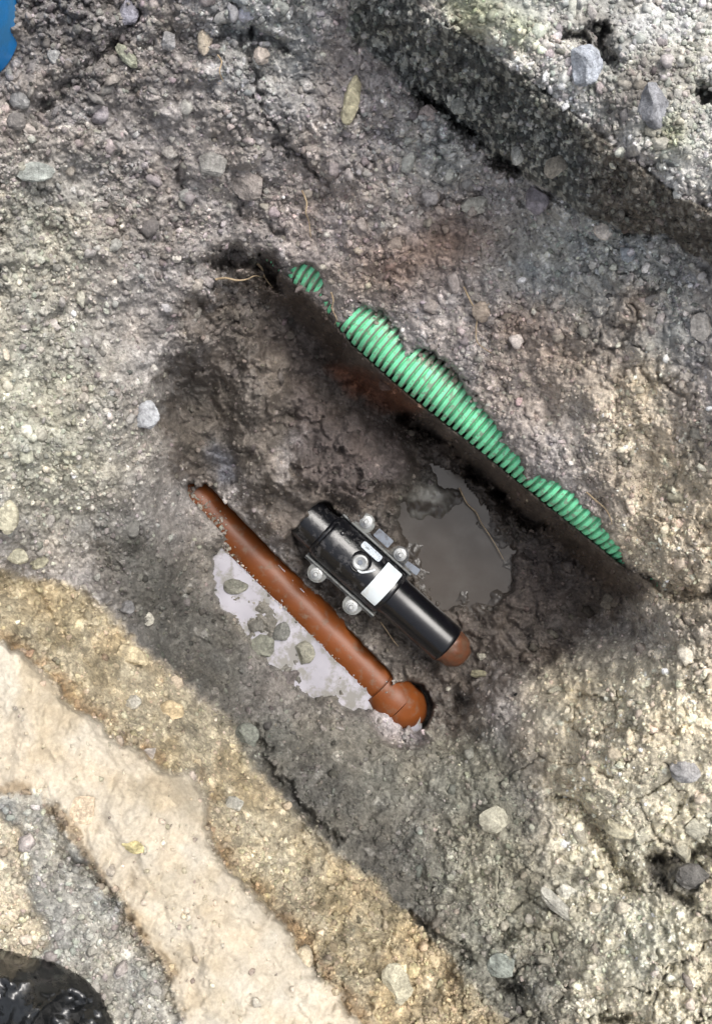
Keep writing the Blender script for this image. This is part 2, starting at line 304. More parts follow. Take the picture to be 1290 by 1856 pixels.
def blobU(U, V, cx, cy, r): return np.exp(-((U-cx)**2+(V-cy)**2)/r**2)
def surface(U, V):
    """all terrain fields on arrays of photo coordinates (inside the detailed zone)"""
    wu = U+fbm(U, V, 60, 4, 3)*14+fbm(U, V, 20, 4, 5, .7)*11; wv = V+fbm(U, V, 60, 4, 9)*14+fbm(U, V, 20, 4, 6, .7)*11
    R = {}
    def msk(poly, soft, x=wu, y=wv, off=0): return sstep(-soft, soft, coarse(lambda a, b: sdf(a, b, poly), x, y, 4)+off)
    hF = coarse(fF, U, V); hR = coarse(fR, U, V)
    dR = coarse(lambda a, b: sdf(a, b, RIGHT), U, V, 4)
    # wall band under the conduit is narrow, elsewhere the two fields melt into each other
    dS = coarse(lambda a, b: seg_dist(a, b, SIL), U, V, 4)
    nearS = sstep(160, 30, dS)
    lo = -120*(1-nearS)-52*nearS; hi = 60*(1-nearS)+2*nearS
    wR = sstep(0, 1, (dR+fbm(U, V, 30, 3, 21)*5*(1-sstep(10, 30, -dR)*0)-lo)/(hi-lo))
    h = hF*(1-wR)+hR*wR
    ex = sstep(-12, 11, coarse(lambda a, b: sdf(a, b, EXPOSED), U+fbm(U, V, 16, 4, 31, .7)*11, V+fbm(U, V, 16, 4, 32, .7)*11, 4)-7)*sstep(-6, 0, dR)
    beige = msk(BEIGE, 9); yel = msk(YELLOW, 16); conc = msk(CONC, 10); conci = msk(CONC_IN, 12); asph = msk(ASPH, 5, U+fbm(U, V, 40, 5, 50, .65)*12, V+fbm(U, V, 40, 5, 51, .65)*12)
    asph_s = msk(ASPH, 5, U+fbm(U, V, 20, 3, 55)*8, V+fbm(U, V, 20, 3, 56)*8)
    dark = sstep(-26, 26, coarse(lambda a, b: sdf(a, b, DARK), wu, wv, 4)+fbm(U, V, 90, 3, 420)*26+fbm(U, V, 14, 3, 421, .8)*44); pool = msk(POOL, 14); milk = msk(MILK, 12); brick = msk(BRICK, 14)
    yel = yel*(1-beige)
    hm = lambda P_, s_, wd: sstep(-6, wd, coarse(lambda a, b: sdf(a, b, P_), U+fbm(U, V, 40, 4, s_)*16, V+fbm(U, V, 40, 4, s_+1)*16, 4))
    m1, m2, m3 = hm(HUMP1, 401, 26), hm(HUMP2, 403, 22), hm(HUMP3, 405, 30)
    h = h+m1*.045+m2*.042+m3*.035
    mound = np.exp(-((U-528)**2+(V-893)**2)/42.**2)
    h = np.maximum(h, .19*mound)
    rim = sstep(-14, 30, -(coarse(lambda a, b: sdf(a, b, DARK), wu, wv, 4)+fbm(U, V, 90, 4, 440)*22))
    h = h+.055*rim*(1-wR)*(1-.6*beige)*(1-.4*yel)*sstep(420, 120, -coarse(lambda a, b: sdf(a, b, DARK), U, V, 8))
    # coarse lumps
    topz = sstep(8, 60, -(wv-(20+(wu-770)*.70)))*sstep(700, 760, wu)
    soft_zone = np.clip(beige*(1-conc*.2)+pool, 0, 1)
    amp = (1-.9*soft_zone)*(1-.55*topz)
    big = fbm(U, V, 120, 4, 41); mid = fbm(U, V, 45, 4, 42)
    h = h+amp*(big*.034+mid*.018+.014*ridged(U, V, 85, 410)*(1-dark*.3)-.004)*(1-.5*np.exp(-(dS/60.)**2))+beige*(1-conc)*(fbm(U*.75+V*.45, V*.35-U*.3, 60, 5, 43, .55)*.026+ridged(U*.8-V*.5, (V*.8+U*.5)*.35, 55, 44)*.007+fbm(U, V, 22, 4, 45)*.004)
    h = h-.05*ridged(U, V, 170, 71)*0
    rough = np.where(True, 1-.76*np.clip(beige*(1-conc), 0, 1)-.7*pool*(1-beige), 1)
    top0 = sstep(8, 60, -(wv-(20+(wu-770)*.70)))*sstep(700, 760, wu)
    rough = rough*(1+.15*dark)*(1-.6*top0)*(1+.25*yel)
    # crumbs and clods
    wx = U+fbm(U, V, 26, 4, 61, .65)*13; wy = V+fbm(U, V, 26, 4, 62, .65)*13
    f1, i1, g1 = worley(wx, wy, 44, 100); f2, i2, g2 = worley(wx, wy, 21, 200); f3, i3, g3 = worley(wx, wy, 10.5, 300)
    dome = lambda f, i, r: np.sqrt(np.maximum(0, 1-(f/r)**2))*i
    clumpy = .35+.65*sstep(-.2, .5, fbm(U, V, 200, 2, 77))
    def clod(f, i, g, s_, wdt):
        # angular broken clod: a tilted facet with a sharp seam round it
        ox, oy = WO[s_]; th = i*40.; tl = np.cos(th)*ox+np.sin(th)*oy
        return sstep(0, wdt, g-f)*(.35+i*.65+tl*.9)
    loose = sstep(-.35, .25, fbm(U, V, 150, 3, 78)); loose2 = sstep(-.3, .2, fbm(U, V, 70, 3, 79))
    det = clod(f1, i1, g1, 100, .30)*(.014+.009*sstep(0, 80, dR))*clumpy*(.3+.7*loose)+clod(f2, i2, g2, 200, .35)*.0085*(.3+.7*loose2)+clod(f3, i3, g3, 300, .4)*.0045*(.4+.6*loose)
    det = det+dark*(1-pool)*(clod(f1, i1, g1, 100, .4)*.010+ridged(U, V, 60, 73)*.010+ridged(U, V, 24, 74)*.006-.008)
    det = det+fbm(U, V, 26, 5, 63, .6)*.008+fbm(U, V, 7, 3, 64)*.0032
    # cut asphalt: denser, finer texture
    det = det*(1-.6*asph)*(1-.5*conc*beige)+asph*(dome(f3, i3, .7)*.004)
    h = h+det*rough
    # dried mud cracking on the right banks
    crackz = sstep(.0, .3, fbm(U, V, 260, 2, 81)+np.where((U > 900) & (V > 1250), .35, -.35))*rough*(1-yel)
    q1, qi, q2 = worley(wx, wy, 70, 400)
    crackz = crackz*sstep(-.15, .2, fbm(U, V, 120, 3, 82))
    h = h-crackz*.014*sstep(.07, .0, (q2-q1))+crackz*(qi-.5)*.016
    for pl, wd, dp in CRK:
        if dp == 0: continue
        us = [p[0] for p in pl]; vs = [p[1] for p in pl]
        bb = (U > min(us)-60) & (U < max(us)+60) & (V > min(vs)-60) & (V < max(vs)+60)
        if not bb.any(): continue
        uu = U[bb]+fbm(U[bb], V[bb], 26, 4, 91, .65)*20; vv = V[bb]+fbm(U[bb], V[bb], 26, 4, 92, .65)*20
        d = seg_dist(uu, vv, pl)
        h[bb] -= dp*np.exp(-(d/wd)**2)*(1-wR[bb]*(dS[bb] < 25))
    # slab edges
    h = h+.028*beige+.012*conc*beige-.016*conci*conc
    h = h+asph_s*.018-.030*sstep(14, 0, np.abs(coarse(lambda a, b: seg_dist(a, b, ASPH[2:11]), U, V, 4)+fbm(U, V, 40, 3, 432)*8))*sstep(-.1, .3, fbm(U, V, 60, 2, 433))
    h = h+yel*(ridged(U+V*.3, V, 70, 430)*.016+fbm(U, V, 34, 3, 431)*.010-.008)
    # conduit bed
    hb = .31
    h = h*(1-ex)+np.minimum(h, hb)*ex
    # the bed of the orange pipe
    do = coarse(lambda a, b: seg_dist(a, b, [(340,868),(690,1228)]), U, V, 4)
    side = ((U-520)*.70-(V-1051)*.72)
    tr = sstep(24, 19, np.where(side > 0, do+3, do)+fbm(U, V, 15, 2, 95)*2)
    tr = tr*np.where(side < 0, sstep(-34, -18, side+fbm(U, V, 22, 3, 98)*8+(V-985)*.16), 1)
    tr = tr*sstep(876, 892, V+fbm(U, V, 12, 2, 96)*14)
    h = h*(1-tr)+np.minimum(h, -.085)*tr
    de = np.hypot(U-738, V-1284); te = sstep(49, 43, de+fbm(U, V, 20, 3, 412)*6)*sstep(-8, 4, (U-700)*.62-(V-1270)*.78+10+fbm(U, V, 12, 3, 94)*16)
    silt = sstep(80, 60, de)*(1-te)*sstep(10, -10, (U-700)*.62-(V-1270)*.78+4)
    h = h*(1-silt)+(.036+fbm(U*1.5, V*.5, 14, 3, 408)*.008)*silt*(1-sstep(12, 24, (-(U-700)+(V-1300))*.7)*.0)
    h = h*(1-te)+np.minimum(h, -.09)*te
    # milky puddle bed, muddy pool bed
    bed = .0135-.022*sstep(70, 26, do)+(det-.013)*.9+fbm(U, V, 44, 4, 97)*.020-.004*sstep(0, 1, blobU(U, V, 560, 1170, 60))
    h = h*(1-milk)+bed*milk
    h = h*(1-pool)+(.004+.009*sstep(60, -10, coarse(lambda a, b: sdf(a, b, POOL), U, V, 4))+fbm(U, V, 30, 4, 93)*.012+.026*np.exp(-((U-775)**2+(V-900)**2)/34.**2))*pool
    # bed of the black pipe
    db = seg_dist(U, V, [(574,955),(830,1186)]); tt = .743*U+.669*V+fbm(U, V, 20, 3, 406)*8; nn_ = .669*U-.743*V+326
    cover = sstep(1044, 1034, tt)*sstep(85, 52, np.abs(nn_))*sstep(930, 985, tt)
    h = h*(1-cover)+np.maximum(h, .172+det*.6)*cover
    tb = sstep(50, 42, db+fbm(U, V, 18, 3, 99)*5)*(1-cover)
    h = h*(1-tb)+np.minimum(h, .03)*tb

    nearw = np.clip(np.maximum(sstep(-60, -10, coarse(lambda a, b: sdf(a, b, POOL), U, V, 4)), sstep(-50, -5, coarse(lambda a, b: sdf(a, b, MILK), U, V, 4))), 0, 1)
    damp = nearw*sstep(.040, .016, h)
    # ---------------- colours of the materials
    col = np.zeros(U.shape+(3,))
    def setc(c, m): col[:] = col*(1-m[..., None])+lin(c)*m[..., None]
    one = np.ones(U.shape)
    setc((149,143,139), one)
    blob = lambda cx, cy, r: np.exp(-(((wu-cx)**2+(wv-cy)**2)/r**2))
    setc((160,158,145), np.clip(blob(0,720,190)+blob(60,420,130)*.7+blob(120,860,130)*.6, 0, 1))
    setc((160,160,158), np.clip(blob(480,60,110)+blob(560,20,110)+blob(640,220,70)*.7, 0, 1))
    setc((112,108,106), np.clip(blob(120,40,140)*.9+blob(300,140,100)*.4+blob(300,420,120)*.4, 0, 1))
    setc((164,157,153), sstep(-20, 60, dR)*one)
    setc((172,172,168), np.clip(blob(800,280,80)+blob(1000,480,130)+blob(1150,480,120)+blob(700,420,30)+blob(1200,600,80)*.7, 0, 1))
    setc((132,112,100), np.clip(blob(820,440,75)+blob(700,480,70)*.9+blob(930,580,55)*.8+blob(1000,600,50)*.6+blob(560,400,80)*.4+blob(1120,900,50)*.5, 0, 1)*.85)
    setc((150,136,122), np.clip(blob(950,680,90)*.6+blob(650,520,40)*.6+blob(1080,640,80)*.5+blob(1150,560,50)*.8, 0, 1))
    setc((192,180,160), np.clip(blob(1230,900,120)+blob(1200,1000,80)+blob(1130,760,90)*.8+blob(1290,1050,120)+blob(1180,680,50)*.6, 0, 1))
    low = sstep(1120, 1260, wv)*sstep(900, 1020, wu-(wv-1200)*.05)
    setc((200,190,168), low)
    setc((194,190,172), np.clip(blob(1150,1700,190)+blob(1250,1480,90)*.5, 0, 1)*low)
    g2 = sstep(1300, 1360, wv+(wu-800)*-.1)*(1-sstep(920, 1010, wu-(wv-1500)*.15))
    setc((112,110,100), g2)
    setc((88,86,81), np.clip(blob(560,1420,130)+blob(700,1560,90)+blob(290,1090,120)+blob(390,1220,110)+blob(230,980,60)*.6+blob(780,1640,60), 0, 1)*(1-yel))
    setc((150,147,132), np.clip(blob(880,1560,90)+blob(960,1700,110)+blob(800,1380,90), 0, 1)*.8)
    setc((118,116,110), np.clip(blob(980,1780,70)*.6+blob(760,1480,60)*.6, 0, 1))
    setc((80,78,76), np.clip(blob(1240,1590,45)+blob(1190,1580,30), 0, 1)*.8)
    # top-right ground: concrete dust, moss, rubble
    top = sstep(8, 40, -(wv-(20+(wu-770)*.70)))*sstep(700, 760, wu)
    setc((170,169,162), top)
    setc((200,198,194), np.clip(blob(900,70,40)+blob(960,120,70)+blob(1010,165,60)+blob(1120,235,40)+blob(1190,30,60)+blob(1240,300,60)+blob(1000,190,40), 0, 1)*.8)
    setc((146,148,116), np.clip(blob(860,15,60)+blob(940,60,40)+blob(1210,240,40), 0, 1)*.7)
    setc((104,98,94), np.clip(blob(1090,60,50)+blob(1180,150,50)+blob(1130,190,45), 0, 1)*.7)
    # dark wet clay of the trench, with shade added on the wall band
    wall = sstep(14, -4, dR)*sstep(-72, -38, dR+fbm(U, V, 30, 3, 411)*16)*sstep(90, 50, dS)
    dk = np.clip(dark*.95, 0, 1)
    setc((98,90,83), dk)
    setc((110,104,97), dk*np.clip(blob(450,720,70)+blob(460,840,60)+blob(640,1190,90)+blob(740,920,40), 0, 1))
    setc((86,77,73), dk*np.clip(blob(640,820,90)+blob(560,640,80)+blob(980,1050,90), 0, 1)*.8)
    setc((80,70,62), wall*.85)  # wet clay under the conduit, toned darker to deepen the wall's shade
    setc((86,78,76), m1*.7); setc((112,104,96), m2*.8); setc((104,97,91), m3*.6)
    setc((84,79,73), np.clip(blob(345,760,50)+blob(360,820,45)+blob(350,700,30), 0, 1)*.7)
    setc((128,130,138), np.clip(blob(400,830,20)+blob(410,860,16), 0, 1)*.8)
    setc((118,70,44), brick*.6)
    pass
    setc((84,78,72), pool)
    setc((190,180,182), silt*.85)
    setc((136,132,122), milk*.85)
    setc((118,114,106), np.clip(blob(390,1010,50)+blob(660,1330,60)+blob(560,1290,50)+blob(760,1370,50), 0, 1)*.7)
    setc((142,140,132), np.clip(blob(770,905,38)*1.0+blob(740,925,26)*.6+blob(800,1060,30)*.4, 0, 1)*sstep(-.4, .2, fbm(U, V, 18, 3, 151)))
    # yellow sand, pale compacted sand, concrete haunch
    setc((164,154,132), yel)
    setc((170,153,122), yel*np.clip(sstep(-.1, .5, fbm(U, V, 90, 3, 111)), 0, 1)*.8)
    setc((138,126,100), yel*sstep(.0, .4, fbm(U, V, 60, 3, 112))*.7)
    setc((150,138,112), yel*np.clip(blob(60,1050,110)+blob(200,1080,60), 0, 1)*.6)
    de_ = coarse(lambda a, b: sdf(a, b, BEIGE), wu, wv, 4)
    setc((136,112,82), yel*sstep(-42, -6, de_)*sstep(-.35, .3, fbm(U, V, 40, 3, 116))*.8)
    setc((176,166,149), beige)
    setc((184,175,159), beige*sstep(-.1, .4, fbm(U, V, 130, 3, 113))*.8)
    setc((160,147,124), beige*sstep(.0, .5, fbm(U, V, 90, 3, 114))*.6)
    setc((156,153,144), conc*beige)
    setc((136,135,129), conc*beige*sstep(-.1, .3, fbm(U, V, 40, 4, 115))*.7)
    setc((176,166,146), conci*conc)
    dc = coarse(lambda a, b: sdf(a, b, CONC), wu, wv, 4)
    setc((128,110,84), sstep(18, 2, np.abs(dc+fbm(U, V, 30, 3, 117)*10))*beige*sstep(-.4, .2, fbm(U, V, 40, 3, 118))*.7)
    # asphalt with its stone chippings
    setc((86,87,84), asph)
    chip = (worley(U*1.3+wx*.2, V*.6+wy*.2, 7.5, 500)[1])
    setc((160,160,152), asph*sstep(.58, .76, chip)*.85); setc((60,60,58), asph*(chip < .25)*.7)
    setc((94,84,74), asph*sstep(1020, 1120, wu)*.6)
    col *= (1-.38*damp*(1-silt))[..., None]
    # grain-to-grain variation of the stuff itself
    v = 1+.26*fbm(U, V, 34, 5, 121, .65)+.30*(i3-.5)*rough+.22*(i2-.5)*rough+.12*(i1-.5)*rough
    v = np.where(beige*(1-conc) > .5, 1+.10*fbm(U, V, 34, 4, 121), v)
    tint = fbm(U, V, 50, 3, 131)*.04
    col = col*v[..., None]*np.stack([1+tint, one, 1-tint*1.4], -1)
    flint = ((i2 > .94) & (f2 < .33)) | ((i3 > .965) & (f3 < .4))
    col = np.where((flint & (rough > .5) & (dark < .5))[..., None], np.clip(col*1.35+.03, 0, .8), col)
    wet = np.clip(np.maximum(dk*.8*sstep(-.3, .4, fbm(U, V, 60, 3, 141)), np.maximum(pool, np.maximum(silt, np.maximum(damp, milk*.9)))), 0, 1)
    grain = np.clip(1-.62*beige*(1-conc)-.8*pool-.05*dark, .1, 1)
    rest = dict(grain=grain, wet=wet, dark=dark, beige=beige*(1-conc), pool=pool, milk=milk, asph=asph, ex=ex, rough=rough, yel=yel, tr=np.maximum(tr, te))
    return h, np.clip(col, .004, .85), rest

# detailed lattice inside and around the picture, growing steps outside it out to about 12 m
STEP = 2.0
core_u = np.arange(-150, 1441, STEP); core_v = np.arange(-150, 2007, STEP)
def grow(a, far, sgn):
    out = []; s = STEP; x = a
    while abs(x) < far:
        s *= 1.09; x = x+sgn*s; out.append(x)
    return out
gu = np.r_[np.array(grow(core_u[0], 12000, -1))[::-1], core_u, np.array(grow(core_u[-1], 12000, 1))]
gv = np.r_[np.array(grow(core_v[0], 12000, -1))[::-1], core_v, np.array(grow(core_v[-1], 12000, 1))]
GU, GV = np.meshgrid(gu, gv)
CU = np.clip(GU, -600, 1890); CV = np.clip(GV, -600, 2450)
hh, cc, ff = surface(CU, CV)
outd = np.maximum(np.maximum(-150-GU, GU-1440), np.maximum(-150-GV, GV-2006))
ob = sstep(0, 350, outd)
hh = hh*(1-ob)+(.76+.02*fbm(GU, GV, 300, 3, 9)+(hh-.7)*.05)*ob
K = S*(H-hh)/H
TX, TY, TZ = (GU-645)*K, -(GV-928)*K, hh
nv_, nu_ = GU.shape
co = np.stack([TX, TY, TZ], -1).reshape(-1, 3).astype(np.float32)
idx = np.arange(nv_*nu_).reshape(nv_, nu_)
q = np.stack([idx[:-1, :-1], idx[1:, :-1], idx[1:, 1:], idx[:-1, 1:]], -1).reshape(-1, 4).astype(np.int32)
def big_mesh(name, co, faces, k, col, wet, mat, grain=None):
    me = bpy.data.meshes.new(name)
    nf = len(faces)
    me.vertices.add(len(co)); me.vertices.foreach_set('co', co.ravel().astype(np.float32))
    me.loops.add(nf*k); me.loops.foreach_set('vertex_index', faces.ravel().astype(np.int32))
    me.polygons.add(nf); me.polygons.foreach_set('loop_start', (np.arange(nf)*k).astype(np.int32))
    me.update(calc_edges=True)
    a = me.attributes.new('tone', 'FLOAT_COLOR', 'POINT'); a.data.foreach_set('color', np.c_[col, np.ones(len(col))].ravel().astype(np.float32))
    b = me.attributes.new('wet', 'FLOAT', 'POINT'); b.data.foreach_set('value', wet.ravel().astype(np.float32))
    g = me.attributes.new('grain', 'FLOAT', 'POINT'); g.data.foreach_set('value', (np.ones(len(co)) if grain is None else grain.ravel()).astype(np.float32))
    me.materials.append(mat)
    return me
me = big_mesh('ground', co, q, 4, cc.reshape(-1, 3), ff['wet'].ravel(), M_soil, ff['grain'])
me.polygons.foreach_set('use_smooth', np.ones(len(q), bool))
ground = link(bpy.data.objects.new('ground', me)); tag(ground, kind='structure')

iu0 = int(np.searchsorted(gu, core_u[0])); iv0 = int(np.searchsorted(gv, core_v[0]))
def samp(A, u, v):
    x = (np.asarray(u, float)-core_u[0])/STEP+iu0; y = (np.asarray(v, float)-core_v[0])/STEP+iv0
    ix = np.clip(x.astype(int), 0, nu_-2); iy = np.clip(y.astype(int), 0, nv_-2)
    fx = np.clip(x-ix, 0, 1); fy = np.clip(y-iy, 0, 1)
    if A.ndim == 3: fx = fx[..., None]; fy = fy[..., None]
    return A[iy, ix]*(1-fx)*(1-fy)+A[iy, ix+1]*fx*(1-fy)+A[iy+1, ix]*(1-fx)*fy+A[iy+1, ix+1]*fx*fy
def hat(u, v): return float(samp(hh, np.array([u]), np.array([v]))[0])

# ---------------------------------------------------------------- loose crumbs of soil (uncountable)
def ico(sub):
    bm = bmesh.new(); bmesh.ops.create_icosphere(bm, subdivisions=sub, radius=1)
    v = np.array([x.co[:] for x in bm.verts]); f = np.array([[a.index for a in x.verts] for x in bm.faces]); bm.free()
    return v, f
def crumbs(name, n, rmin, rmax, power, sub, seed, label, keep):
    rng = np.random.default_rng(seed)
    u = rng.uniform(-120, 1410, n); v = rng.uniform(-120, 1976, n)
    k = keep(u, v, rng); u = u[k]; v = v[k]; n = len(u)
    r = rmin*(1-rng.random(n)*(1-(rmin/rmax)**power))**(-1/power)       # px on the pit floor scale
    r = r*S
    h = samp(hh, u, v)
    kk = S*(H-h)/H
    c = np.stack([(u-645)*kk, -(v-928)*kk, h+r*.15], -1)
    return crumb_mesh(name, c, r, np.clip(samp(cc, u, v), 0, 1), samp(ff['wet'], u, v)*.7, sub, rng, label)
def crumb_mesh(name, c, r, col, wet, sub, rng, label):
    bv, bf = ico(sub)
    nb = len(bv); n = len(c)
    # random rotation + anisotropic scale + facets
    a = rng.normal(size=(n, 4)); a /= np.linalg.norm(a, axis=1)[:, None]
    w_, x, y, z = a.T
    Rm = np.stack([np.stack([1-2*(y*y+z*z), 2*(x*y-z*w_), 2*(x*z+y*w_)], -1), np.stack([2*(x*y+z*w_), 1-2*(x*x+z*z), 2*(y*z-x*w_)], -1), np.stack([2*(x*z-y*w_), 2*(y*z+x*w_), 1-2*(x*x+y*y)], -1)], 1)
    sc3 = rng.uniform(.45, 1.4, (n, 1, 3))
    V = bv[None]*sc3*(1+rng.uniform(-.32, .3, (n, nb, 1)))
    V = np.einsum('nij,nkj->nki', Rm, V)*r[:, None, None]
    V[..., 2] *= .75
    V = V+c[:, None]
    F = (bf[None]+(np.arange(n)*nb)[:, None, None]).reshape(-1, 3)
    t = rng.normal(1.04, .24, (n, 1))
    t = np.where(rng.random((n, 1)) < .06, t*1.4, t)
    col = np.clip(col*t*(1+rng.normal(0, .03, (n, 3))), .01, .75)
    me = big_mesh(name, V.reshape(-1, 3), F, 3, np.repeat(col, nb, 0), np.repeat(wet, nb), M_stone)
    o = link(bpy.data.objects.new(name, me)); tag(o, label, 'soil', kind='stuff')
    return o
def keep_soil(u, v, rng):
    p = (1-.93*samp(ff['beige'], u, v))*(1-.97*samp(ff['pool'], u, v))*(1-.9*samp(ff['milk'], u, v))*(1-samp(ff['ex'], u, v))*(1-.2*samp(ff['dark'], u, v))
    p = p*(1-(samp(ff['tr'], u, v) > .02))
    p *= .35+.65*sstep(-.35, .35, fbm(u, v, 110, 3, 301))
    db = seg_dist(u, v, [(560,943),(830,1186)])
    p = np.where(db < 48, 0, p)
    return rng.random(len(u)) < p
crumbs('soil_crumbs', 90000, 1.3, 5.5, 1.7, 1, 1, 'fine crumbs of loose grey brown soil scattered over the trench slopes', keep_soil)
crumbs('soil_clods', 1700, 4.5, 12, 2.4, 2, 2, 'larger clods of broken soil and rubble lying over the banks', lambda u, v, g: keep_soil(u, v, g) & (samp(ff['asph'], u, v) < .4))

# ---------------------------------------------------------------- single stones one can point at
def stone(name, u, v, ru, rv, hgt, c, label, cat='stone', ang=0, wet=.1, group=None, sub=4, rough=.28, facets=7, lift=.04, seed=0):
    rng = np.random.default_rng(int(u*7+v*13)+seed)
    h = max(hat(u, v), hat(u-ru*.4, v), hat(u+ru*.4, v)) if samp(ff['milk'], np.array([u]), np.array([v]))[0] < .3 else .014
    bv, bf = ico(sub)
    X = bv.copy()
    # planes cut the ball into a broken stone
    for _ in range(facets):
        d = rng.normal(size=3); d /= np.linalg.norm(d); lim = rng.uniform(.55, .9)
        t = X@d; X = X-np.outer(np.maximum(0, t-lim), d)
    X = X*(1+.20*fbm(bv[:, 0]*10+u, bv[:, 1]*10+bv[:, 2]*7+v, 7, 4, 3, .65)[:, None]+rng.normal(0, .010, (len(X), 1)))
    k = S*(H-h)/H
    X = X*np.array([ru*k, rv*k, hgt*k])
    a = math.radians(ang); X = np.stack([X[:, 0]*math.cos(a)-X[:, 1]*math.sin(a), X[:, 0]*math.sin(a)+X[:, 1]*math.cos(a), X[:, 2]], -1)
    col = np.repeat(np.clip(lin(c)[None]*.68+samp(cc, np.array([u]), np.array([v]))*.32, 0, .8), len(X), 0)*(1+.35*fbm(bv[:, 0]*10+u, bv[:, 1]*10+bv[:, 2]*9, 5, 3, 8)[:, None])
    me = big_mesh(name, X, bf, 3, col, np.full(len(X), wet), M_stone)
    me.polygons.foreach_set('use_smooth', np.ones(len(bf), bool)); me.set_sharp_from_angle(angle=math.radians(28))
    o = link(bpy.data.objects.new(name, me)); o.location = P(u, v, h)+Vector((0, 0, hgt*k*lift))
    tag(o, label, cat, group)
    return o
